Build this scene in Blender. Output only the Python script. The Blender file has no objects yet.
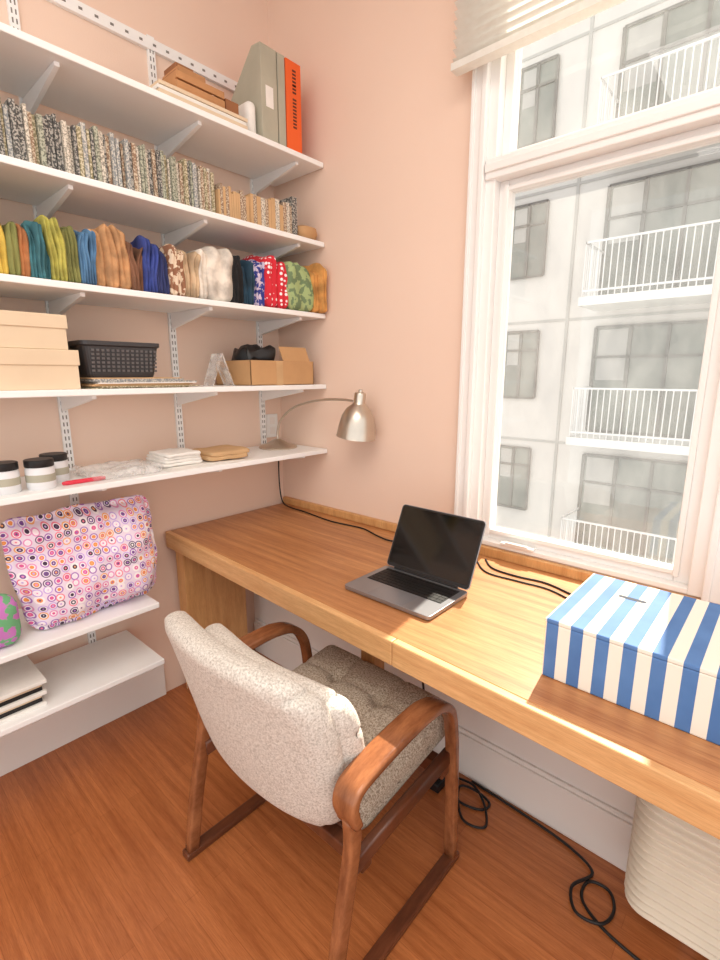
import bpy, bmesh, math, random
from mathutils import Vector, Matrix, noise
random.seed(7)
S=bpy.context.scene
COL=S.collection
V=Vector
def lin(c):
    c=c/255.0
    return c/12.92 if c<=0.04045 else ((c+0.055)/1.055)**2.4
def rgb(c): return (lin(c[0]),lin(c[1]),lin(c[2]),1)
# ---------------------------------------------------------------- materials
def nodemat(name):
    m=bpy.data.materials.new(name); m.use_nodes=True
    nt=m.node_tree; b=nt.nodes['Principled BSDF']
    return m,nt,b
def tc(nt,scale=(1,1,1),rot=(0,0,0),src='Object'):
    t=nt.nodes.new('ShaderNodeTexCoord'); mp=nt.nodes.new('ShaderNodeMapping')
    mp.inputs['Scale'].default_value=scale; mp.inputs['Rotation'].default_value=rot
    nt.links.new(t.outputs[src],mp.inputs['Vector']); return mp.outputs['Vector']
def noi(nt,vec,scale=5,detail=3,rough=.5):
    n=nt.nodes.new('ShaderNodeTexNoise'); n.inputs['Scale'].default_value=scale
    n.inputs['Detail'].default_value=detail; n.inputs['Roughness'].default_value=rough
    nt.links.new(vec,n.inputs['Vector']); return n.outputs['Fac']
def ramp(nt,fac,stops,const=False):
    r=nt.nodes.new('ShaderNodeValToRGB'); cr=r.color_ramp
    if const: cr.interpolation='CONSTANT'
    while len(cr.elements)<len(stops): cr.elements.new(1)
    for e,(p,c) in zip(cr.elements,stops): e.position=p; e.color=c
    nt.links.new(fac,r.inputs['Fac']); return r.outputs['Color']
def bump(nt,b,h,strength=.3,dist=.01):
    n=nt.nodes.new('ShaderNodeBump'); n.inputs['Strength'].default_value=strength
    n.inputs['Distance'].default_value=dist
    nt.links.new(h,n.inputs['Height']); nt.links.new(n.outputs['Normal'],b.inputs['Normal'])
def mat(name,c,rough=.5,metal=0,var=.05,vs=6,bs=0,bscale=80):
    m,nt,b=nodemat(name); vec=tc(nt)
    k=rgb(c); lo=tuple(x*(1-var) for x in k[:3])+(1,); hi=tuple(min(1,x*(1+var)) for x in k[:3])+(1,)
    nt.links.new(ramp(nt,noi(nt,vec,vs),[(.3,lo),(.7,hi)]),b.inputs['Base Color'])
    b.inputs['Roughness'].default_value=rough; b.inputs['Metallic'].default_value=metal
    if bs: bump(nt,b,noi(nt,vec,bscale,4),bs,.005)
    return m
def mixc(nt,f,a,b_,mode='MIX'):
    n=nt.nodes.new('ShaderNodeMix'); n.data_type='RGBA'; n.blend_type=mode
    if isinstance(f,float): n.inputs[0].default_value=f
    else: nt.links.new(f,n.inputs[0])
    for i,x in ((6,a),(7,b_)):
        if isinstance(x,tuple): n.inputs[i].default_value=x
        else: nt.links.new(x,n.inputs[i])
    return n.outputs[2]
def wood(name,c1,c2,sc=(1,14,14),rough=.4,planks=None,fine=.35):
    m,nt,b=nodemat(name)
    v=tc(nt,sc)
    n1=noi(nt,v,2.2,6,.6)
    col=ramp(nt,n1,[(.3,rgb(c1)),(.7,rgb(c2))])
    v2=tc(nt,tuple(s*5 for s in sc))
    f=noi(nt,v2,4,4,.7)
    g=ramp(nt,f,[(.35,(.72,.66,.6,1)),(.6,(1,1,1,1))])
    col=mixc(nt,fine,col,g,'MULTIPLY')
    if planks:
        br=nt.nodes.new('ShaderNodeTexBrick')
        br.inputs['Scale'].default_value=1
        br.inputs['Brick Width'].default_value=planks[0]; br.inputs['Row Height'].default_value=planks[1]
        br.inputs['Mortar Size'].default_value=planks[2]; br.inputs['Mortar Smooth'].default_value=.3
        br.inputs['Color1'].default_value=(1,1,1,1); br.inputs['Color2'].default_value=(.84,.8,.76,1)
        br.inputs['Mortar'].default_value=(.62,.52,.45,1); br.inputs['Bias'].default_value=0
        nt.links.new(tc(nt),br.inputs['Vector'])
        col=mixc(nt,.8,col,br.outputs['Color'],'MULTIPLY')
    nt.links.new(col,b.inputs['Base Color'])
    b.inputs['Roughness'].default_value=rough
    bump(nt,b,f,.08,.002)
    return m
M={}
M['wall']=mat('paint_pink',(240,212,193),.75,0,.02,1.5,.08,220)
M['white']=mat('paint_white',(243,241,238),.5,0,.015,3)
M['shelf']=mat('shelf_white',(247,247,246),.4,0,.01,3)
M['panel']=mat('paint_offwhite',(240,234,228),.5,0,.015,3)
M['ceil']=mat('ceiling_white',(242,240,236),.8,0,.01,2)
M['floor']=wood('floor_wood',(166,96,54),(204,130,78),(1.2,26,10),.3,(.9,.045,.0008),.85)
M['desk']=wood('desk_wood_top',(172,110,64),(216,158,104),(.9,20,16),.36,(9,.115,.0006),.8)
M['desklip']=wood('desk_wood_front',(208,154,100),(232,188,134),(1.2,16,26),.45,None,.6)
M['deskleg']=wood('desk_wood_leg',(202,148,92),(226,176,118),(16,16,1.4),.45,None,.5)
M['chairw']=wood('walnut_frame',(118,70,44),(168,110,72),(20,4,6),.22,None,.35)
M['chaird']=wood('walnut_dark',(84,46,30),(116,68,44),(20,4,6),.3,None,.35)
M['black']=mat('black_plastic',(22,22,24),.45)
M['slot']=mat('slot_dark',(130,124,120),.7)
M['cable']=mat('cable_black',(20,18,18),.5)
M['nickel']=mat('brushed_nickel',(205,195,182),.3,1,.04,30)
M['alu']=mat('aluminium_grey',(158,160,166),.35,.8,.02,20)
M['screen']=mat('laptop_screen_glass',(3,3,4),.08)
M['key']=mat('key_black',(12,12,14),.5)
M['kraft']=mat('kraft_card',(196,152,106),.8,0,.05,12)
M['crate']=mat('light_wood',(190,138,92),.7,0,.12,14)
M['crated']=mat('mid_wood',(150,98,62),.7,0,.12,14)
M['cream']=mat('cream_card',(226,204,174),.75,0,.03,10)
M['grey']=mat('grey_card',(176,172,154),.7,0,.06,12)
M['orange']=mat('orange_card',(238,100,38),.5,0,.03,8)
M['paper']=mat('paper_white',(238,234,228),.8,0,.04,30)
M['tan']=mat('tan_paper',(204,166,122),.8,0,.08,14)
M['red']=mat('red_plastic',(215,50,70),.4)
def fabric(name,c,c2=None,kind='plain',s=60):
    m,nt,b=nodemat(name); v=tc(nt)
    c2=c2 or tuple(int(x*.75) for x in c)
    if kind=='plain':
        col=ramp(nt,noi(nt,v,18,4),[(.35,rgb(c2)),(.62,rgb(c))])
    elif kind=='blot':
        col=ramp(nt,noi(nt,v,s,2),[(.5,rgb(c)),(.53,rgb(c2))])
    elif kind=='dots':
        vo=nt.nodes.new('ShaderNodeTexVoronoi'); vo.inputs['Scale'].default_value=s; vo.inputs['Randomness'].default_value=.45
        nt.links.new(v,vo.inputs['Vector'])
        col=ramp(nt,vo.outputs['Distance'],[(.3,rgb(c2)),(.34,rgb(c))])
    nt.links.new(col,b.inputs['Base Color']); b.inputs['Roughness'].default_value=.9
    bump(nt,b,noi(nt,v,260,2),.25,.002)
    return m
def boucle(name,a,b1,c1,k):
    m,nt,b=nodemat(name); v=tc(nt)
    n1=noi(nt,v,210,5,.75); n2=noi(nt,v,430,3,.6)
    col=ramp(nt,n1,[(.36,rgb(a)),(.5,rgb(b1)),(.62,rgb(c1))])
    col=mixc(nt,k,col,ramp(nt,n2,[(.38,(.5,.47,.44,1)),(.55,(1,1,1,1))]),'MULTIPLY')
    nt.links.new(col,b.inputs['Base Color']); b.inputs['Roughness'].default_value=.95
    bump(nt,b,n1,.6,.005); return m
M['boucle']=boucle('boucle_upholstery',(180,172,162),(224,218,209),(243,239,232),.28)
M['tweed_shade']=boucle('tweed_shaded',(124,106,90),(196,180,160),(226,216,200),.45)  # seat upholstery, shadow worked into its darker taupe
# tote retro pattern
m,nt,b=nodemat('retro_dot_fabric')
def vor(scale,rnd,metric,vec):
    vo=nt.nodes.new('ShaderNodeTexVoronoi'); vo.distance=metric
    vo.inputs['Scale'].default_value=scale; vo.inputs['Randomness'].default_value=rnd
    nt.links.new(vec,vo.inputs['Vector']); return vo
v=tc(nt,(.02,1,1))
vr=vor(38,.32,'EUCLIDEAN',v)
sep=nt.nodes.new('ShaderNodeSeparateColor'); nt.links.new(vr.outputs['Color'],sep.inputs['Color'])
pal=[(0,rgb((228,150,196))),(.14,rgb((168,116,190))),(.3,rgb((242,172,110))),(.40,rgb((246,238,240))),(.52,rgb((110,84,120))),(.64,rgb((236,130,150))),(.78,rgb((200,170,226)))]
pal2=[(0,rgb((250,232,240))),(.2,rgb((236,150,80))),(.4,rgb((120,76,150))),(.6,rgb((222,96,156))),(.8,rgb((70,50,76)))]
A=ramp(nt,sep.outputs['Red'],pal,True); B=ramp(nt,sep.outputs['Green'],pal2,True); C=ramp(nt,sep.outputs['Blue'],pal,True)
lt=lambda d,t:ramp(nt,d,[(0,(1,1,1,1)),(t,(1,1,1,1)),(t+.01,(0,0,0,1))])
D=vr.outputs['Distance']
col=mixc(nt,lt(D,.47),rgb((232,216,232)),A)
col=mixc(nt,lt(D,.34),col,rgb((248,240,244)))
col=mixc(nt,lt(D,.26),col,B)
col=mixc(nt,lt(D,.12),col,C)
nt.links.new(col,b.inputs['Base Color']); b.inputs['Roughness'].default_value=.85; M['tote']=m
# stripes (across x)
m,nt,b=nodemat('blue_stripe_card'); v=tc(nt)
sx=nt.nodes.new('ShaderNodeSeparateXYZ'); nt.links.new(v,sx.inputs[0])
ma=nt.nodes.new('ShaderNodeMath'); ma.operation='MULTIPLY_ADD'; ma.inputs[1].default_value=1/.05; ma.inputs[2].default_value=.2
nt.links.new(sx.outputs['X'],ma.inputs[0])
fr=nt.nodes.new('ShaderNodeMath'); fr.operation='FRACT'; nt.links.new(ma.outputs[0],fr.inputs[0])
sf=ramp(nt,fr.outputs[0],[(0,(0,0,0,1)),(.5,(1,1,1,1))],True)
bl=ramp(nt,noi(nt,tc(nt),9,3),[(.35,rgb((74,116,174))),(.65,rgb((86,130,188)))])
col=mixc(nt,sf,rgb((238,234,222)),bl)
nt.links.new(col,b.inputs['Base Color']); b.inputs['Roughness'].default_value=.7; M['stripe']=m
# window glass (thin, with the haze of the glare mixed into the pane)
m=bpy.data.materials.new('window_glass'); m.use_nodes=True; nt=m.node_tree; nt.nodes.clear()
o=nt.nodes.new('ShaderNodeOutputMaterial'); tr=nt.nodes.new('ShaderNodeBsdfTransparent')
gl=nt.nodes.new('ShaderNodeBsdfGlossy'); gl.inputs['Roughness'].default_value=.02
tl=nt.nodes.new('ShaderNodeBsdfTranslucent'); tl.inputs['Color'].default_value=(1,1,1,1)
m1=nt.nodes.new('ShaderNodeMixShader'); m1.inputs[0].default_value=.04
m2=nt.nodes.new('ShaderNodeMixShader')
haze=ramp(nt,noi(nt,tc(nt,(1,1,.4)),9,5,.7),[(.35,(.035,.035,.035,1)),(.8,(.10,.10,.10,1))])
nt.links.new(haze,m2.inputs[0])
nt.links.new(tr.outputs[0],m1.inputs[1]); nt.links.new(gl.outputs[0],m1.inputs[2])
nt.links.new(m1.outputs[0],m2.inputs[1]); nt.links.new(tl.outputs[0],m2.inputs[2])
nt.links.new(m2.outputs[0],o.inputs['Surface']); M['glass']=m
# translucent blind cloth
m=bpy.data.materials.new('blind_cloth'); m.use_nodes=True; nt=m.node_tree; nt.nodes.clear()
o=nt.nodes.new('ShaderNodeOutputMaterial'); df=nt.nodes.new('ShaderNodeBsdfDiffuse'); tl=nt.nodes.new('ShaderNodeBsdfTranslucent')
cc=ramp(nt,noi(nt,tc(nt),40,3),[(.3,rgb((242,239,232))),(.7,rgb((248,246,240)))])
nt.links.new(cc,df.inputs['Color']); nt.links.new(cc,tl.inputs['Color'])
mx=nt.nodes.new('ShaderNodeMixShader'); mx.inputs[0].default_value=.30
nt.links.new(df.outputs[0],mx.inputs[1]); nt.links.new(tl.outputs[0],mx.inputs[2]); nt.links.new(mx.outputs[0],o.inputs['Surface']); M['blind']=m
# clear acrylic
m=bpy.data.materials.new('clear_plastic'); m.use_nodes=True; nt=m.node_tree; nt.nodes.clear()
o=nt.nodes.new('ShaderNodeOutputMaterial'); tr=nt.nodes.new('ShaderNodeBsdfTransparent'); df=nt.nodes.new('ShaderNodeBsdfPrincipled')
df.inputs['Base Color'].default_value=(.92,.9,.88,1); df.inputs['Roughness'].default_value=.15
mx=nt.nodes.new('ShaderNodeMixShader')
nt.links.new(ramp(nt,noi(nt,tc(nt),25,4),[(.4,(.2,.2,.2,1)),(.65,(.55,.55,.55,1))]),mx.inputs[0])
nt.links.new(tr.outputs[0],mx.inputs[1]); nt.links.new(df.outputs[0],mx.inputs[2]); nt.links.new(mx.outputs[0],o.inputs['Surface']); M['clear']=m
# ---------------------------------------------------------------- mesh helpers
def empty(name):
    e=bpy.data.objects.new(name,None); e.empty_display_size=.05; COL.objects.link(e); return e
def fin(name,bm,mats,parent=None,smooth=False,bev=0,seg=2,sub=0):
    bmesh.ops.recalc_face_normals(bm,faces=bm.faces)
    me=bpy.data.meshes.new(name); bm.to_mesh(me); bm.free()
    if not isinstance(mats,(list,tuple)): mats=[mats]
    for x in mats: me.materials.append(x)
    if smooth:
        for p in me.polygons: p.use_smooth=True
    ob=bpy.data.objects.new(name,me); COL.objects.link(ob)
    if parent: ob.parent=parent
    if bev:
        md=ob.modifiers.new('bevel','BEVEL'); md.width=bev; md.segments=seg; md.limit_method='ANGLE'
    if sub:
        md=ob.modifiers.new('sub','SUBSURF'); md.levels=sub; md.render_levels=sub
    return ob
def bbox(bm,lo,hi,mi=0,Mx=None):
    c=[V((x,y,z)) for x in (lo[0],hi[0]) for y in (lo[1],hi[1]) for z in (lo[2],hi[2])]
    if Mx: c=[Mx@p for p in c]
    v=[bm.verts.new(p) for p in c]
    for f in ((0,1,3,2),(4,6,7,5),(0,4,5,1),(2,3,7,6),(0,2,6,4),(1,5,7,3)):
        fa=bm.faces.new([v[i] for i in f]); fa.material_index=mi
def box(name,lo,hi,m,parent=None,bev=.002,Mx=None):
    bm=bmesh.new(); bbox(bm,lo,hi,0,Mx); return fin(name,bm,m,parent,False,bev)
def boxes(name,lst,m,parent=None,bev=.002):
    bm=bmesh.new()
    for e in lst: bbox(bm,e[0],e[1],e[2] if len(e)>2 else 0)
    return fin(name,bm,m,parent,False,bev)
def prism(bm,poly,axis,a,b_,mi=0):
    def P(p,t):
        if axis=='x': return V((t,p[0],p[1]))
        if axis=='y': return V((p[0],t,p[1]))
        return V((p[0],p[1],t))
    A=[bm.verts.new(P(p,a)) for p in poly]; B=[bm.verts.new(P(p,b_)) for p in poly]
    n=len(poly); fs=[bm.faces.new(A),bm.faces.new(B[::-1])]
    for i in range(n): fs.append(bm.faces.new((A[i],A[(i+1)%n],B[(i+1)%n],B[i])))
    for f in fs: f.material_index=mi
def cat(pts,n=8):
    pts=[V(p) for p in pts]; P=[pts[0]*2-pts[1]]+pts+[pts[-1]*2-pts[-2]]; out=[]
    for i in range(1,len(P)-2):
        for k in range(n):
            t=k/n; a,b_,c,d=P[i-1],P[i],P[i+1],P[i+2]
            out.append(.5*((2*b_)+(c-a)*t+(2*a-5*b_+4*c-d)*t*t+(3*b_-a-3*c+d)*t**3))
    out.append(pts[-1]); return out
def sweep(bm,P,prof,side=None,scl=None,mi=0):
    rings=[]; n=len(P); A=None
    for i,p in enumerate(P):
        T=(P[min(i+1,n-1)]-P[max(i-1,0)]).normalized()
        if side is not None: A=(side-T*side.dot(T)).normalized()
        else:
            if A is None: A=T.orthogonal().normalized()
            A=(A-T*A.dot(T)).normalized()
        B=T.cross(A); su,sv=(scl(i/(n-1)) if scl else (1,1))
        rings.append([bm.verts.new(p+A*u*su+B*w*sv) for u,w in prof])
    k=len(prof)
    for i in range(n-1):
        for j in range(k):
            bm.faces.new((rings[i][j],rings[i][(j+1)%k],rings[i+1][(j+1)%k],rings[i+1][j])).material_index=mi
    bm.faces.new(rings[0]); bm.faces.new(rings[-1][::-1])
def circ(r,n=10): return [(r*math.cos(2*math.pi*i/n),r*math.sin(2*math.pi*i/n)) for i in range(n)]
def rrect(hx,hy,r,n=4):
    o=[]
    for sx,sy,a0 in ((1,1,0),(-1,1,90),(-1,-1,180),(1,-1,270)):
        for k in range(n+1):
            a=math.radians(a0+90*k/n); o.append((sx*(hx-r)+r*math.cos(a),sy*(hy-r)+r*math.sin(a)))
    return o
def tube(name,pts,r,m,parent=None,n=8):
    bm=bmesh.new(); sweep(bm,cat(pts,n),circ(r,8)); return fin(name,bm,m,parent,True)
def lathe(name,prof,c,m,parent=None,seg=36,Mx=None):
    bm=bmesh.new(); rs=[]
    for r,z in prof:
        ring=[]
        for i in range(seg):
            a=2*math.pi*i/seg; p=V((r*math.cos(a),r*math.sin(a),z))
            if Mx: p=Mx@p
            ring.append(bm.verts.new(p+V(c)))
        rs.append(ring)
    for a,b_ in zip(rs,rs[1:]):
        for i in range(seg): bm.faces.new((a[i],a[(i+1)%seg],b_[(i+1)%seg],b_[i]))
    if prof[0][0]>1e-5: bm.faces.new(rs[0])
    if prof[-1][0]>1e-5: bm.faces.new(rs[-1][::-1])
    bmesh.ops.remove_doubles(bm,verts=bm.verts,dist=1e-6)
    ob=fin(name,bm,m,parent,True)
    md=ob.modifiers.new('es','EDGE_SPLIT'); md.split_angle=math.radians(40)
    return ob
def pillow(name,c,half,r,m,fn=None,k=20,parent=None):
    bm=bmesh.new(); bmesh.ops.create_cube(bm,size=2)
    bmesh.ops.subdivide_edges(bm,edges=bm.edges[:],cuts=k,use_grid_fill=True)
    h=V(half); c=V(c)
    for v in bm.verts:
        p=v.co.copy(); q=V((p.x*h.x,p.y*h.y,p.z*h.z))
        inn=V([max(-(h[i]-r),min(h[i]-r,q[i])) for i in range(3)])
        d=q-inn
        if d.length>1e-9: q=inn+d.normalized()*r
        if fn: q=fn(q,p)
        v.co=q+c
    return fin(name,bm,m,parent,True)
def wr(q,s,a): return noise.noise(V(q)*s)*a
# ---------------------------------------------------------------- room
box('floor',(-.15,-4.2,-.1),(4.2,.15,0),M['floor'],None,0)
box('ceiling',(-.15,-4.2,3.1),(4.2,.15,3.2),M['ceil'],None,0)
box('wall_left',(-.15,-4.2,0),(0,.15,3.1),M['wall'],None,0)
HX0,HX1,HZ0,HZ1=1.085,1.83,.785,2.9
boxes('wall_right',[((0,0,0),(HX0,.15,3.1)),((HX1,0,0),(4.2,.15,3.1)),((HX0,0,0),(HX1,.15,HZ0)),((HX0,0,HZ1),(HX1,.15,3.1))],M['wall'],None,0)
boxes('baseboard_left',[((0,-4.2,0),(.016,-.72,.15)),((0,-4.2,.15),(.010,-.72,.165))],M['panel'],None,.003)
boxes('trim_1',[((.0,-.22,0),(4.2,0,.60)),((.0,-.23,.60),(4.2,0,.62))],M['panel'],None,.003)
boxes('baseboard_right',[((.016,-.238,0),(4.2,-.22,.16)),((.016,-.231,.16),(4.2,-.22,.175))],M['panel'],None,.003)
# ---------------------------------------------------------------- window
w=empty('window_1')
W=M['white']
boxes('casing',[((1.035,-.020,HZ0),(1.088,-.0005,HZ1+.06)),((1.827,-.020,HZ0),(1.90,-.0005,HZ1+.06)),((1.036,-.0215,HZ1),(1.899,-.0006,HZ1+.07)),
 ((1.033,-.026,HZ0+.001),(1.046,-.001,HZ1+.059)),((1.885,-.026,HZ0+.001),(1.902,-.001,HZ1+.059))],W,w,.003)
boxes('casing_bead',[((1.070,-.028,HZ0+.001),(1.0895,-.0008,HZ1+.058)),((1.8255,-.028,HZ0+.001),(1.845,-.0008,HZ1+.058))],W,w,.004)
boxes('frame',[((HX0+.0005,-.006,HZ0+.0005),(1.122,.13,HZ1)),((1.79,-.006,HZ0+.0005),(HX1-.0005,.13,HZ1)),((1.1215,-.0055,HZ0+.0006),(1.7905,.129,.803)),((1.1215,-.0055,HZ1-.03),(1.7905,.129,HZ1-.001)),
 ((1.092,-.018,2.015),(1.823,.128,2.075)),((1.0925,-.026,2.035),(1.8225,0,2.06))],W,w,.003)
boxes('sash',[((1.1215,.03,.8025),(1.155,.08,2.016)),((1.747,.03,.8025),(1.7905,.08,2.016)),((1.1545,.031,.8024),(1.7475,.079,.838)),((1.1545,.031,1.985),(1.7475,.079,2.0155)),
 ((1.142,.020,.82),(1.158,.0305,2.0)),((1.744,.020,.82),(1.76,.0305,2.0)),((1.157,.021,.826),(1.745,.0315,.841)),((1.157,.021,1.982),(1.745,.0315,1.996)),
 ((1.1215,.03,2.0745),(1.15,.08,2.8705)),((1.76,.03,2.0745),(1.7905,.08,2.8705)),((1.1495,.031,2.0745),(1.7605,.079,2.1)),((1.1495,.031,2.845),(1.7605,.079,2.8705))],W,w,.003)
boxes('glass_pane',[((1.15,.055,.83),(1.75,.057,1.99)),((1.145,.055,2.095),(1.765,.057,2.85))],M['glass'],w,0)
boxes('crank_latch',[((1.22,-.014,.8035),(1.34,.018,.812)),((1.24,-.018,.812),(1.32,-.008,.818))],W,w,.002)
# pleated blind
bm=bmesh.new(); zz=2.345; pp=[]; i=0
while zz<2.95:
    pp.append((-.060 if i%2==0 else -.092,zz)); zz+=.0125; i+=1
def strip(bm,pts,x0,x1):
    A=[bm.verts.new((x0,a,b_)) for a,b_ in pts]; B=[bm.verts.new((x1,a,b_)) for a,b_ in pts]
    for j in range(len(pts)-1): bm.faces.new((A[j],A[j+1],B[j+1],B[j]))
strip(bm,pp,1.0,1.94)
bbox(bm,(.998,-.096,2.325),(1.942,-.056,2.345)); bbox(bm,(.998,-.1,2.95),(1.942,-.04,3.0))
fin('blind',bm,M['blind'])
# ---------------------------------------------------------------- desk (front edge very slightly out of square)
d=empty('desk')
fy=lambda x:-.664-.043*x
def dprism(nm,x0,x1,o0,o1,z0,z1,m,back=None):
    bm=bmesh.new(); prism(bm,[(x0,fy(x0)+o0),(x1,fy(x1)+o0),(x1,back if back else fy(x1)+o1),(x0,back if back else fy(x0)+o1)],'z',z0,z1)
    return fin(nm,bm,m,d,False,.003)
dprism('top',.02,3.3,.022,0,.69,.75,M['desk'],-.004)
dprism('front_edge_l',.02,1.28,0,.0225,.683,.7505,M['desklip'])
dprism('front_edge_r',1.2815,3.3,0,.0225,.683,.7505,M['desklip'])
box('end_panel',(.045,-.640,0),(.11,-.34,.69),M['deskleg'],d,.003)
box('leg_1',(.93,-.44,0),(.99,-.38,.69),M['deskleg'],d,.003)
box('leg_2',(3.1,-.6,0),(3.17,-.3,.69),M['deskleg'],d,.003)
box('rail',(.10,-.42,.63),(3.1,-.39,.69),M['deskleg'],d,.003)
box('backsplash',(.02,-.024,.75),(3.3,-.002,.783),M['deskleg'],d,.003)
# ---------------------------------------------------------------- shelving: separate shelves with their brackets + rails
tops=[2.262,1.955,1.662,1.357,1.062]
RY=[-.12,-.555,-.99,-1.43,-1.87]
SD=.335
for i,z in enumerate(tops+[.60,.375]):
    s_=empty('shelf' if i==0 else 'shelf.%03d'%i)
    low=i>4
    box('board',(.014,-2.1,z-.02),(SD,-.86 if low else -.004,z),M['shelf'],s_,.003)
    bm=bmesh.new()
    for j,y in enumerate(RY):
        if low and j<2: continue
        prism(bm,[(.0125,z-.0205),(.30,z-.0205),(.30,z-.032),(.03,z-.078),(.0125,z-.085)],'y',y-.007,y+.007)
    fin('bracket',bm,M['shelf'],s_,False,.001)
bm=bmesh.new()
for j,y in enumerate(RY):
    z0=.25 if j>=2 else 1.0
    bbox(bm,(.0003,y-.0135,z0),(.012,y+.0135,2.6),0)
    z=z0+.02
    while z<2.58:
        for s in (-.0055,.0055): bbox(bm,(.0118,y+s-.002,z),(.0124,y+s+.002,z+.014),1)
        z+=.025
bbox(bm,(.0003,-2.1,2.555),(.016,-.08,2.592),0)
y=-2.05
while y<-.1:
    bbox(bm,(.0158,y,2.569),(.0164,y+.012,2.577),1); y+=.05
fin('shelf_rails',bm,[M['shelf'],M['slot']])
# books row on shelf 2
bmats=[fabric('zine_sage',(182,182,162),(122,124,110),'blot',170),fabric('zine_cream',(224,214,198),(158,150,136),'blot',200),
 fabric('zine_slate',(146,148,148),(208,203,193),'blot',180),fabric('zine_olive',(148,138,106),(212,200,172),'blot',160),
 fabric('zine_brown',(148,120,98),(209,192,168),'blot',190),fabric('zine_black',(84,82,80),(176,171,162),'blot',170),M['tan']]
bm=bmesh.new(); y=-2.05; z0=tops[1]
while y<-.50:
    t=random.uniform(.008,.015); h=random.uniform(.142,.162); x1=.29-random.uniform(0,.016)
    bbox(bm,(x1-.12,y,z0),(x1,y+t-.002,z0+h),random.choice([0,1,2,3,4,5,5,1])); y+=t
fin('book_row',bm,bmats)
bm=bmesh.new(); y=-.49
while y<-.37:
    t=random.uniform(.008,.014); bbox(bm,(.17,y,z0),(.29,y+t-.001,z0+random.uniform(.095,.12)),random.choice([4,6,6])); y+=t
while y<-.16:
    t=random.uniform(.012,.022); bbox(bm,(.16,y,z0),(.30,y+t-.001,z0+random.uniform(.105,.125)),random.choice([6,1,4,6])); y+=t
bbox(bm,(.15,-.155,z0),(.305,-.13,z0+.15),5)
fin('book_row.001',bm,bmats)
lathe('wooden_bowl',[(.0,0),(.035,0),(.055,.012),(.062,.03),(.058,.05),(.03,.06),(0,.062)],(.265,-.066,z0),M['kraft'])
# ---- folded fabric bundles on shelf 3
z0=tops[2]
fr_=empty('folded_fabrics'); cnt=[0]
fcol={'mustard':(222,188,84),'teal':(78,138,148),'olive':(136,136,78),'rust':(198,130,82),'navy':(52,60,108),'blue':(92,134,172),'lime':(204,196,96),
 'caramel':(220,166,116),'royal':(64,80,156),'brown':(140,98,74),'tan':(216,186,150),'cream':(240,230,216),'black':(34,32,34),'deepteal':(44,74,94),'indigo':(60,70,140)}
FM={k:fabric('fabric_'+k,c) for k,c in fcol.items()}
FM['stripebrown']=fabric('fabric_brown_print',(150,104,78),(228,206,180),'blot',45)
FM['floral']=fabric('fabric_floral',(60,70,150),(220,205,225),'blot',60)
FM['reddots']=fabric('fabric_red_dots',(214,44,58),(250,240,240),'dots',52)
FM['green']=fabric('fabric_green_print',(164,184,128),(112,134,98),'blot',34)
FM['gold']=fabric('fabric_gold',(222,160,88))
def bundle(y0,y1,h,m,n=2,x1=.325,dep=.22,droop=.0):
    w_=(y1-y0)/n
    for i in range(n):
        cnt[0]+=1; sd=cnt[0]*3.7
        hh=h*random.uniform(.84,1.04)/2; hx=dep/2*random.uniform(.9,1); hy=w_*.56
        lean=random.uniform(-.016,.016)+droop
        def f(q,p):
            t=(q.z+hh)/(2*hh)
            s=1+.22*math.sin(t*math.pi*.9+.3)-.10
            o=V((q.x,q.y*s,q.z))
            o.y+=lean*t*t+noise.noise(V((q.x*9,q.z*14,sd)))*.012*t
            o.z+=(noise.noise(V((q.x*12,sd,q.y*30)))*.020 - .14*max(0,p.x-.45)*hh)*t
            o.x+=noise.noise(V((sd,q.z*16,q.y*40)))*.018*t
            if p.x>.8: o.x-=.010*math.exp(-(p.y/.25)**2)*(.3+.7*abs(math.sin(sd+t*4)))
            return o
        pillow('fabric_%02d'%cnt[0],(x1-hx-random.uniform(0,.022),y0+w_*(i+.5),z0+hh+.0005),(hx,hy,hh),min(hy*.96,.026),FM[m],f,13,fr_)
seq=[(-1.66,-1.58,.19,'mustard',3),(-1.58,-1.50,.18,'teal',3),(-1.50,-1.43,.19,'rust',2),(-1.43,-1.36,.18,'navy',3),(-1.36,-1.29,.19,'lime',2),
 (-1.29,-1.22,.175,'blue',3),(-1.22,-1.17,.185,'mustard',2),(-1.17,-1.145,.16,'olive',1),(-1.145,-1.12,.165,'rust',1),(-1.12,-1.07,.175,'teal',3),(-1.07,-1.03,.175,'lime',2),(-1.03,-.995,.165,'olive',2),
 (-.995,-.95,.16,'blue',3),(-.95,-.84,.195,'caramel',3),(-.84,-.80,.17,'brown',2),(-.80,-.76,.18,'royal',2),(-.76,-.715,.165,'navy',2),(-.715,-.655,.165,'stripebrown',2),
 (-.655,-.61,.18,'tan',2),(-.61,-.57,.18,'cream',1),(-.57,-.468,.225,'cream',1),(-.468,-.41,.175,'black',2),(-.41,-.375,.165,'deepteal',2),(-.375,-.312,.18,'floral',3)]
for a,b_,h,m_,n in seq: bundle(a,b_,h,m_,n)
bundle(-.310,-.205,.205,'reddots',2,.335)
bundle(-.203,-.085,.21,'green',1,.35)
bundle(-.083,-.018,.195,'gold',2,.37)
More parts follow.
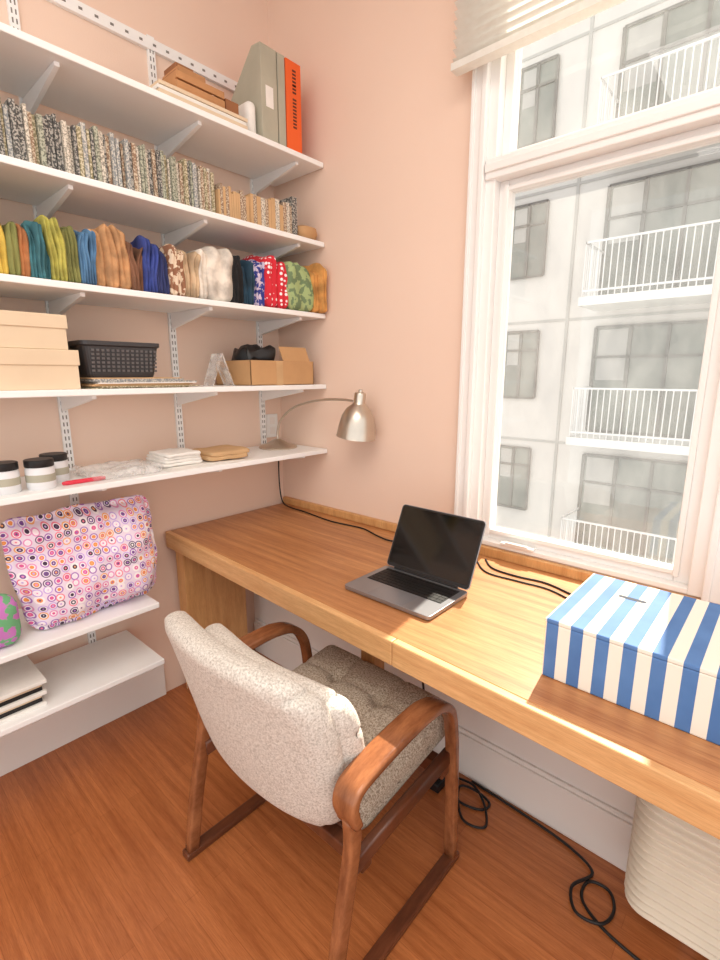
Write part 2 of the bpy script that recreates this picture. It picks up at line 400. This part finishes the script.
# shelf 4
z0=tops[3]
sb=empty('shoe_box')
box('body',(.04,-1.62,z0),(.315,-1.03,z0+.085),M['cream'],sb,.002); box('lid',(.036,-1.624,z0+.07),(.319,-1.026,z0+.115),M['cream'],sb,.002)
sb=empty('shoe_box.001')
box('body',(.05,-1.64,z0+.1155),(.31,-1.05,z0+.19),M['cream'],sb,.002); box('lid',(.046,-1.644,z0+.175),(.314,-1.046,z0+.214),M['cream'],sb,.002)
bm=bmesh.new()
for i in range(9):
    a=random.uniform(-.01,.01); zz=z0+i*.0038
    bbox(bm,(.07+a,-.99+a*1.5,zz),(.325+a*.6,-.66+a*2-(.03 if i>5 else 0),zz+.0035),random.randrange(4))
fin('magazine_stack',bm,[M['paper'],M['tan'],bmats[2],bmats[3]])
bk=empty('plastic_basket'); zb=z0+.0345
BM=mat('basket_dark',(58,56,58),.5)
bm=bmesh.new()
def rr(zz,hx,hy): return [bm.verts.new((.20+a,-.885+b_,zz)) for a,b_ in rrect(hx,hy,.02,4)]
lv=[(0,.085,.105),(.01,.088,.109),(.095,.1,.12),(.1,.106,.126),(.112,.106,.126),(.112,.097,.117),(.012,.083,.103)]
rs=[rr(zb+a,b_,c) for a,b_,c in lv]
for A_,B_ in zip(rs,rs[1:]):
    n=len(A_)
    for j in range(n): bm.faces.new((A_[j],A_[(j+1)%n],B_[(j+1)%n],B_[j]))
bm.faces.new(rs[0]); bm.faces.new(rs[-1])
fin('tub',bm,BM,bk,False)
bm=bmesh.new()
for j in range(6):
    zz=zb+.018+j*.0125
    q=.09+.011*(zz-zb)/.095
    for a in range(14):
        y=-.885-.10+a*.0153
        bbox(bm,(.20+q,y,zz),(.20+q+.004,y+.009,zz+.007))
fin('weave',bm,mat('basket_weave',(96,92,92),.5),bk)
bm=bmesh.new(); prism(bm,[(-.53,z0),(-.525,z0),(-.48,z0+.118),(-.435,z0),(-.43,z0),(-.477,z0+.125),(-.483,z0+.125)],'x',.17,.24)
fin('acrylic_sign_stand',bm,M['clear'])
cb=empty('cardboard_box')
boxes('body',[((.06,-.40,z0),(.31,-.06,z0+.004)),((.06,-.40,z0),(.064,-.06,z0+.10)),((.306,-.40,z0),(.31,-.06,z0+.10)),((.06,-.40,z0),(.31,-.396,z0+.10)),((.06,-.064,z0),(.31,-.06,z0+.10))],M['kraft'],cb,.001)
box('flap',(0,0,0),(.004,.15,.07),M['kraft'],cb,.001,Matrix.Translation((.306,-.23,z0+.095))@Matrix.Rotation(math.radians(-25),4,'Y'))
box('tape',(.3095,-.27,z0+.0),(.3105,-.235,z0+.10),M['tan'],cb,0)
pillow('black_cloth',(.19,-.30,z0+.105),(.09,.075,.05),.045,M['black'],lambda q,p:q+V((wr(q+V((3,0,0)),20,.03),wr(q,18,.03),wr(q,25,.035))),14,cb)
# shelf 5
z0=tops[4]
JG=mat('jar_white',(226,226,228),.35)
for i,(x,y) in enumerate([(.255,-1.245),(.265,-1.155),(.18,-1.09),(.25,-1.34)]):
    j=empty('jar' if i==0 else 'jar.%03d'%i)
    lathe('glass',[(0,0),(.036,0),(.039,.005),(.039,.062),(.034,.07),(0,.07)],(x,y,z0),JG,j)
    lathe('lid',[(0,.068),(.038,.068),(.039,.07),(.039,.088),(.037,.09),(0,.09)],(x,y,z0),M['black'],j)
    lathe('label',[(.0394,.024),(.0396,.046)],(x,y,z0),M['grey'],j)
pillow('red_marker',(.28,-1.04,z0+.007),(.007,.065,.007),.0069,M['red'],None,8)
pillow('plastic_bag',(.2,-.90,z0+.014),(.10,.12,.014),.013,M['clear'],lambda q,p:q+V((0,0,(wr(q,22,.012) if q.z>-.01 else 0))),18)
bm=bmesh.new()
for i in range(5): bbox(bm,(.07+i*.004,-.775+i*.006,z0+i*.0012),(.32-i*.006,-.42-i*.03,z0+i*.0012+.001))
fin('paper_sheets',bm,M['paper'])
fc=empty('folded_cloth')
for i in range(4):
    pillow('layer_%d'%i,(.2+random.uniform(-.008,.008),-.69,z0+.0075+.006+i*.012),(.075,.080-.004*i,.007),.0065,M['paper'],lambda q,p:q+V((0,0,wr(q,30,.004))),12,fc)
pk=empty('kraft_parcel')
for i in range(2):
    pillow('wrap_%d'%i,(.21,-.505+i*.01,z0+.008+.01+i*.016),(.08,.09,.01),.008,M['tan'],lambda q,p:q+V((0,0,wr(q,14,.006))),12,pk)
# top shelf
z0=tops[0]
bn=empty('ring_binder')
box('cover',(.05,-.175,z0),(.31,-.098,z0+.32),M['orange'],bn,.003)
box('pages',(.045,-.168,z0+.008),(.07,-.105,z0+.31),M['paper'],bn,.001)
bm=bmesh.new(); random.seed(3)
for (a,l) in ((.09,.10),(.21,.03),(.235,.02),(.26,.035)):
    zz=z0+a
    while zz<z0+a+l:
        s=.012; bbox(bm,(.3095,-.143,zz),(.3108,-.125 ,zz+s*.55)); zz+=s
fin('spine_label',bm,mat('label_dark',(90,40,25),.6),bn)
mf=empty('magazine_file')
bm=bmesh.new(); prism(bm,[(.05,z0),(.31,z0),(.31,z0+.32),(.26,z0+.325),(.05,z0+.13)],'y',-.215,-.18)
fin('holder',bm,M['grey'],mf,False,.002)
bm=bmesh.new(); prism(bm,[(.05,z0),(.31,z0),(.31,z0+.32),(.26,z0+.325),(.05,z0+.13)],'y',-.295,-.22)
fin('holder_2',bm,M['grey'],mf,False,.002)
box('label',(.3095,-.275,z0+.12),(.311,-.24,z0+.19),M['paper'],mf,0)
bm=bmesh.new()
for i in range(4):
    a=random.uniform(-.008,.008); bbox(bm,(.08+a,-.70+a,z0+i*.012),(.31+a,-.365+a,z0+i*.012+.011),i%2)
fin('paper_stack',bm,[M['paper'],M['cream']],None,False,.001)
cr=empty('wooden_crate')
zc=z0+.0485
boxes('crate',[((.12,-.63,zc),(.30,-.45,zc+.01)),((.12,-.63,zc+.01),(.13,-.45,zc+.055)),((.29,-.63,zc+.01),(.30,-.45,zc+.028)),((.29,-.63,zc+.034),(.30,-.45,zc+.055)),((.13,-.63,zc+.01),(.29,-.62,zc+.055)),((.13,-.46,zc+.01),(.29,-.45,zc+.055))],M['crate'],cr,.001)
boxes('trays',[((.15,-.615,zc+.055),(.27,-.47,zc+.072),0),((.155,-.60,zc+.072),(.265,-.50,zc+.092),1),((.16,-.595,zc+.092),(.24,-.53,zc+.112),0)],[M['crated'],M['crate']],cr,.001)
box('wooden_block',(.16,-.44,zc),(.29,-.385,zc+.045),M['crated'])
pillow('cloth_roll',(.20,-.322,z0+.065),(.09,.022,.065),.021,M['paper'],None,12)
# low shelves
def tf(q,p):
    e=(1-.8*abs(p.z)**5)*(1-.75*abs(p.y)**5)
    q=V((q.x*e,q.y*(1+.05*p.z),q.z))
    q.z+= .012*abs(p.y)**2*(1 if p.z>0 else 0)*p.z
    q.x+=wr(q,9,.030)+wr(q,22,.010)+.03*(-p.z)
    q.y+=wr(q+V((5,1,2)),8,.014)
    q.z+=wr(q+V((1,7,2)),9,.014)*(1 if p.z>.5 else 0)
    return q
pillow('tote_bag',(.21,-1.03,.60+.183),(.072,.225,.180),.05,M['tote'],tf,40)
pillow('fabric_pouch',(.255,-1.352,.60+.08),(.045,.09,.08),.042,fabric('fabric_tropical',(110,176,124),(196,120,190),'blot',30),lambda q,p:q+V((wr(q,12,.012),0,0)),16)
bm=bmesh.new()
for i in range(7):
    a=random.uniform(-.008,.008); bbox(bm,(.08+a,-1.60,.375+i*.013),(.30+a,-1.235+a,.375+i*.013+.012),i%3)
fin('book_stack',bm,[M['paper'],M['black'],M['cream']],None,False,.001)
ot=empty('power_outlet')
box('plate',(0.0005,-.098,1.095),(.006,-.028,1.21),M['white'],ot,.002)
boxes('sockets',[((.006,-.078,1.16),(.008,-.048,1.195)),((.006,-.078,1.11),(.008,-.048,1.145))],M['panel'],ot,.001)
# ---------------------------------------------------------------- lamp
lp=empty('desk_lamp'); z0=tops[4]
bx,by=.135,-.135
lathe('base',[(0,0),(.088,0),(.09,.006),(.085,.012),(.05,.022),(.03,.034),(.016,.042),(0,.044)],(bx,by,z0),M['nickel'],lp)
tube('gooseneck',[(bx,by,z0+.04),(bx+.002,by,z0+.08),(bx+.03,by,z0+.135),(bx+.12,by+.005,z0+.195),(bx+.26,by+.02,z0+.23),(bx+.39,by+.03,z0+.236),(bx+.46,by+.035,z0+.232)],.0055,M['nickel'],lp)
R=Matrix.Rotation(math.radians(8),4,'Y')
LC=(.613,-.10,1.238)
lathe('shade',[(0,.105),(.008,.105),(.009,.095),(.021,.092),(.024,.085),(.024,.05),(.028,.045),(.05,.025),(.066,-.005),(.075,-.045),(.08,-.085),(.082,-.09),(.079,-.09),(.072,-.045),(.062,-.005),(.045,.02),(0,.03)],LC,M['nickel'],lp,36,R)
lathe('bulb',[(0,.02),(.014,.015),(.016,0),(.028,-.03),(.03,-.05),(.018,-.072),(0,-.078)],LC,M['paper'],lp,24,R)
tube('lamp_cable',[(.02,-.04,1.035),(.022,-.045,.95),(.03,-.05,.85),(.06,-.06,.775),(.12,-.07,.757),(.25,-.075,.7545),(.45,-.10,.7545),(.62,-.085,.7545),(.74,-.12,.7545),(.82,-.13,.7545),(.86,-.08,.7545),(.88,-.035,.7545)],.0032,M['cable'])
tube('charger_cable',[(1.19,-.06,.7535),(1.25,-.12,.7535),(1.34,-.13,.7535),(1.43,-.12,.7535),(1.52,-.15,.7535),(1.60,-.18,.7535),(1.66,-.10,.7535)],.003,M['cable'])
tube('charger_cable.001',[(1.17,-.09,.7532),(1.25,-.165,.7532),(1.36,-.165,.7532),(1.45,-.16,.7532),(1.53,-.19,.7532),(1.60,-.23,.7532)],.0027,M['cable'])
# ---------------------------------------------------------------- laptop
lt_=empty('laptop')
X0,X1,Y0,Y1=.978,1.294,-.575,-.362
def slab(nm,cx,cy,z,hx,hy,hz,r,m,Mx=None):
    bm=bmesh.new(); A=[];B=[]
    for a,b_ in rrect(hx,hy,r,5):
        p=V((cx+a,cy+b_,z)); q=V((cx+a,cy+b_,z+hz)); 
        if Mx: p=Mx@p; q=Mx@q
        A.append(bm.verts.new(p)); B.append(bm.verts.new(q))
    n=len(A); bm.faces.new(A); bm.faces.new(B)
    for i in range(n): bm.faces.new((A[i],A[(i+1)%n],B[(i+1)%n],B[i]))
    return fin(nm,bm,m,lt_,False,.0012)
cx=(X0+X1)/2; cy=(Y0+Y1)/2
slab('base',cx,cy,.753,(X1-X0)/2,(Y1-Y0)/2,.012,.012,M['alu'])
bm=bmesh.new()
for sx in (-1,1):
    for sy in (-1,1): bbox(bm,(cx+sx*.13-.01,cy+sy*.08-.005,.7505),(cx+sx*.13+.01,cy+sy*.08+.005,.7535))
fin('feet',bm,M['black'],lt_)
box('keyboard_well',(cx-.138,Y1-.125,.7648),(cx+.138,Y1-.018,.7655),M['black'],lt_,0)
bm=bmesh.new()
for r_ in range(6):
    y=Y1-.022-r_*.0172
    h=.0085 if r_==0 else .015
    if r_==5:
        xs=[.0155,.0155,.0155,.019,.094,.019,.0155]+[.0155]*3
    else: xs=[.0172]*14
    tot=sum(xs); k=(.27-.002*len(xs))/tot; x=cx-.135
    for q in xs:
        bbox(bm,(x,y-h,.7655),(x+q*k,y,.7667)); x+=q*k+.002
fin('keys',bm,M['key'],lt_)
box('trackpad',(cx-.065,Y0+.006,.7649),(cx+.065,Y0+.078,.7653),mat('trackpad_grey',(146,148,154),.3,.6),lt_,0)
H=Matrix.Translation((cx,Y1-.002,.768))@Matrix.Rotation(math.radians(90-25),4,'X')
slab('lid',0,.108,-.005,(X1-X0)/2,.108,.005,.012,M['alu'],H)
slab('bezel',0,.108,.0,(X1-X0)/2-.002,.106,.0006,.011,M['black'],H)
slab('screen',0,.111,.0006,(X1-X0)/2-.008,.098,.0004,.004,M['screen'],H)
lathe('hinge',[(0,-.12),(.005,-.12),(.005,.12),(0,.12)],(cx,Y1-.002,.767),M['black'],lt_,12,Matrix.Rotation(math.radians(90),4,'Y'))
# ---------------------------------------------------------------- striped box
sb=empty('storage_box')
box('body',(1.612,-.606,.7505),(2.04,-.282,.878),M['stripe'],sb,.003)
box('lid',(1.611,-.607,.8785),(2.041,-.281,.888),M['stripe'],sb,.002)
slt=mat('slot_hole',(40,48,66),.7)
bm=bmesh.new()
prism(bm,[(1.728+a,-.385+b_) for a,b_ in rrect(.03,.007,.0068,4)],'z',.8875,.8885)
fin('lid_slot',bm,slt,sb)
# ---------------------------------------------------------------- armchair
ch=empty('armchair')
for sgn,x in ((-1,.787),(1,1.372)):
    n='l' if sgn<0 else 'r'
    bm=bmesh.new()
    P=cat([(x,-.972,.485),(x,-.985,.53),(x,-.965,.566),(x,-.89,.582),(x,-.79,.592),(x,-.70,.592),(x,-.63,.570),(x,-.583,.516),(x,-.562,.43),(x,-.55,.25),(x,-.54,.02)],7)
    def sc(t):
        if t<.5: return (1.1,.8)
        return (1.1-.5*min(1,(t-.5)/.25),.85)
    sweep(bm,P,rrect(.029,.0145,.008,3),V((1,0,0)),sc)
    fin('arm_'+n,bm,M['chairw'],ch,True)
    bm=bmesh.new()
    P=cat([(x,-1.035,.02),(x,-1.01,.18),(x,-.98,.33),(x,-.965,.42),(x,-.968,.49)],6)
    sweep(bm,P,rrect(.0145,.018,.007,3),V((1,0,0)))
    fin('rear_leg_'+n,bm,M['chairw'],ch,True)
    box('runner_'+n,(x-.018,-1.06,0),(x+.018,-.515,.022),M['chaird'],ch,.005)
    bm=bmesh.new(); sweep(bm,[V((x-sgn*.012,-.975,.335)),V((x-sgn*.012,-.56,.365))],rrect(.012,.022,.006,3),V((1,0,0)))
    fin('side_rail_'+n,bm,M['chaird'],ch,True)
boxes('cross_rail',[((.79,-.60,.315),(1.37,-.565,.36)),((.79,-.93,.30),(1.37,-.895,.335)),((.86,-.90,.335),(1.30,-.56,.345))],M['chaird'],ch,.004)
def seatf(q,p):
    q=q.copy()
    if p.z>0:
        dz=.020*(1-p.x**2)*(1-p.y**2)
        for tx in (-.085,.085):
            for ty in (-.06,.07):
                dd=(q.x-tx)**2+(q.y-ty)**2
                dz-=.030*math.exp(-dd/.0007)
        for tx in (-.085,.085): dz-=.007*math.exp(-((q.x-tx)/.010)**2)
        for ty in (-.06,.07): dz-=.007*math.exp(-((q.y-ty)/.010)**2)
        q.z+=dz
    q.z+=q.y*.12
    return q
pillow('seat_cushion',(1.08,-.69,.406),(.254,.207,.057),.04,M['tweed_shade'],seatf,60,ch)
def mkback(nm,cx_,zlo,zhi,hw,th,off,m,pexp=4.5,puff=0,rearpuff=0,chan=False):
    hh=(zhi-zlo)/2
    def f(q,p):
        X,Z=p.x,p.z
        mm=max(abs(X),abs(Z)); s=mm/((abs(X)**pexp+abs(Z)**pexp)**(1/pexp)) if mm>0 else 1
        x=q.x*s; z=q.z*s
        x*=1+.045*min(1,(Z+1)/1.3)-.02
        y=q.y
        if p.y>0: y+=puff*(1-X**4)*(1-Z**4)
        else: y-=rearpuff*(1-X**2)*(1-Z**2)
        if chan:
            for zz in (-.25,.3): y-=.006*math.exp(-((Z-zz)/.04)**2)*(1 if p.y>0 else 0)
            if abs(X)>.95:
                for zz in (-.25,.3): x*=1-.012*math.exp(-((Z-zz)/.04)**2)
        y+=.05*(x/hw)**2-.02
        zc=(zlo+zhi)/2+z
        yy=-.935+off-(zc-.37)*.25-.25*max(0,zc-.6)**2
        return V((x,y+yy,zc))
    return pillow(nm,(cx_,0,0),(hw,th,hh),min(th*.95,.045),m,f,44,ch)
mkback('back_shell',1.036,.350,.805,.290,.040,-.002,M['boucle'],rearpuff=.006,pexp=5)
mkback('back_cushion',1.078,.425,.760,.262,.036,.054,M['boucle'],puff=.010,chan=True,pexp=5)
# ---------------------------------------------------------------- air purifier (ribbed)
ap=empty('air_purifier')
bm=bmesh.new(); rs=[]; nz=150; ZA,ZB=.085,.50
for i in range(nz+1):
    z=ZA+(ZB-ZA)*i/nz; rip=.007*math.cos(z*2*math.pi/.0235); e=0
    if i<6: e=-.02*(1-i/6)**2
    if i>nz-5: e=-.03*((i-nz+5)/5)**2
    rs.append([bm.verts.new((1.985+a,-.335+b_,z)) for a,b_ in rrect(.19+rip+e,.085+rip+e,.055+e,6)])
n=len(rs[0])
for A_,B_ in zip(rs,rs[1:]):
    for j in range(n): bm.faces.new((A_[j],A_[(j+1)%n],B_[(j+1)%n],B_[j]))
bm.faces.new(rs[0]); bm.faces.new(rs[-1])
fin('ribbed_body',bm,mat('ivory_plastic',(232,224,206),.5),ap,True)
boxes('feet',[((1.92,-.33,0),(1.95,-.27,.09)),((2.08,-.33,0),(2.11,-.27,.09))],M['panel'],ap,.004)
# ---------------------------------------------------------------- floor cables
tube('power_cord',[(2.0,-.47,.006),(1.86,-.46,.006),(1.76,-.44,.006),(1.70,-.40,.006),(1.70,-.34,.006),(1.75,-.33,.006),(1.775,-.38,.008),(1.76,-.44,.014),(1.70,-.45,.010),(1.67,-.39,.012),(1.70,-.31,.010),(1.62,-.27,.006),(1.50,-.256,.006),(1.38,-.25,.006),(1.28,-.247,.006)],.0042,M['cable'])
tube('extension_cord',[(1.235,-.33,.006),(1.30,-.35,.006),(1.36,-.33,.006),(1.37,-.29,.006),(1.31,-.28,.012),(1.26,-.30,.006),(1.33,-.40,.006),(1.40,-.38,.006),(1.36,-.31,.012),(1.30,-.27,.016),(1.24,-.265,.006)],.004,M['cable'])
tube('hanging_cable',[(1.02,-.245,.6),(1.03,-.25,.45),(1.07,-.256,.3),(1.10,-.26,.1),(1.12,-.262,.006)],.004,M['cable'])
pa=empty('power_adapter')
box('brick',(1.15,-.37,0),(1.22,-.28,.035),M['black'],pa,.006)
box('plug',(1.165,-.35,.035),(1.205,-.31,.06),mat('grey_plastic',(90,85,82),.5),pa,.004)
# ---------------------------------------------------------------- exterior building
ab=empty('apartment_building')
fac=mat('render_white',(196,194,190),.8,0,.03,.5)
fac2=mat('render_grey',(158,158,155),.8,0,.02,.5)
slabm=mat('slab_white',(218,217,213),.8,0,.02,.5)
exg=mat('building_glass',(104,110,104),.25,0,.35,.6)
exf=mat('building_frame',(80,80,77),.5)
railm=mat('railing_white',(212,212,211),.5)
FY=11.3
bm=bmesh.new(); bbox(bm,(-14,FY,-9),(12,FY+3,9.7),0)
for i in range(-3,4):
    z=i*3.05
    bbox(bm,(-14,FY-.02,z-.35),(12,FY,z-.29),1)
for x in (-9,-6.2,-4.9,-2.7,1.2,3.4,6):
    bbox(bm,(x,FY-.025,-9),(x+.07,FY,9.7),1)
bbox(bm,(1.5,FY-1.3,-9),(1.8,FY,9.7),0)
fin('facade',bm,[fac,fac2],ab)
bm=bmesh.new()
for i in range(-3,4):
    z=i*3.05
    if z+2.5>9.7: continue
    for (a,b_,z0,z1,nm) in ((-4.25,-3.35,z+.8,z+2.5,2),(-7.8,-6.6,z+.8,z+2.5,2),(-1.95,1.1,z+.05,z+2.5,4),(2.3,5.2,z+.4,z+2.5,3)):
        bbox(bm,(a,FY-.04,z0),(b_,FY-.02,z1),0)
        for k in range(nm+1):
            x=a+(b_-a)*k/nm; bbox(bm,(x-.035,FY-.08,z0),(x+.035,FY-.03,z1),1)
        for q in (z0,z1,z0+(z1-z0)*.72): bbox(bm,(a,FY-.08,q-.03),(b_,FY-.03,q+.03),1)
        bbox(bm,(a+.08,FY-.045,z0+(z1-z0)*.5),(a+(b_-a)/nm-.06,FY-.041,z1-.06),2)
fin('building_windows',bm,[exg,exf,fac2],ab)
bm=bmesh.new()
for i in range(-3,3):
    z=i*3.05
    bbox(bm,(-2.0,10,z-.18),(1.5,FY,z),0)
    for q in (1.1,.12): bbox(bm,(-1.95,10.03,z+q-.02),(1.5,10.07,z+q+.02),1)
    x=-1.95
    while x<1.5:
        bbox(bm,(x,10.04,z),(x+.02,10.06,z+1.1),1); x+=.13
    y=10.05
    while y<FY:
        bbox(bm,(-1.96,y,z),(-1.94,y+.02,z+1.1),1); y+=.13
    bbox(bm,(-1.97,10.03,z+1.08),(-1.93,FY,z+1.12),1)
fin('balconies',bm,[slabm,railm],ab)
box('bounce_ground',(-40,.6,-9.2),(40,60,-9),mat('pale_ground',(190,188,182),.9),None,0)  # unseen ground, added pale to bounce light onto the facade
# ---------------------------------------------------------------- light
sd=V((.10,-.75,-.88)).normalized()
L=bpy.data.lights.new('sun','SUN'); L.energy=9.5; L.angle=math.radians(1.0); L.color=(1,.90,.74)
so=bpy.data.objects.new('sun',L); so.rotation_euler=sd.to_track_quat('-Z','Y').to_euler(); so.location=(0,3,6); COL.objects.link(so)
A_=bpy.data.lights.new('fill_light','AREA'); A_.shape='RECTANGLE'; A_.size=2.2; A_.size_y=2.0; A_.energy=50; A_.color=(1,.95,.88)  # added soft fill that brightens the room, no fixture modelled
ao=bpy.data.objects.new('fill_light',A_); ao.location=(2.2,-2.2,3.05); COL.objects.link(ao)
wd=bpy.data.worlds.new('World'); S.world=wd; wd.use_nodes=True
bg=wd.node_tree.nodes['Background']; bg.inputs[0].default_value=(1,.99,.975,1); bg.inputs[1].default_value=1.28
S.view_settings.view_transform='Standard'
S.view_settings.exposure=.15
# ---------------------------------------------------------------- camera
c=bpy.data.cameras.new('camera'); c.sensor_fit='HORIZONTAL'; c.sensor_width=36; c.lens=491/720*36; c.clip_start=.05
co=bpy.data.objects.new('camera',c); co.location=(1.96,-1.60,1.40)
co.rotation_euler=(math.radians(90-12.1),0,math.radians(41.7)); COL.objects.link(co); S.camera=co
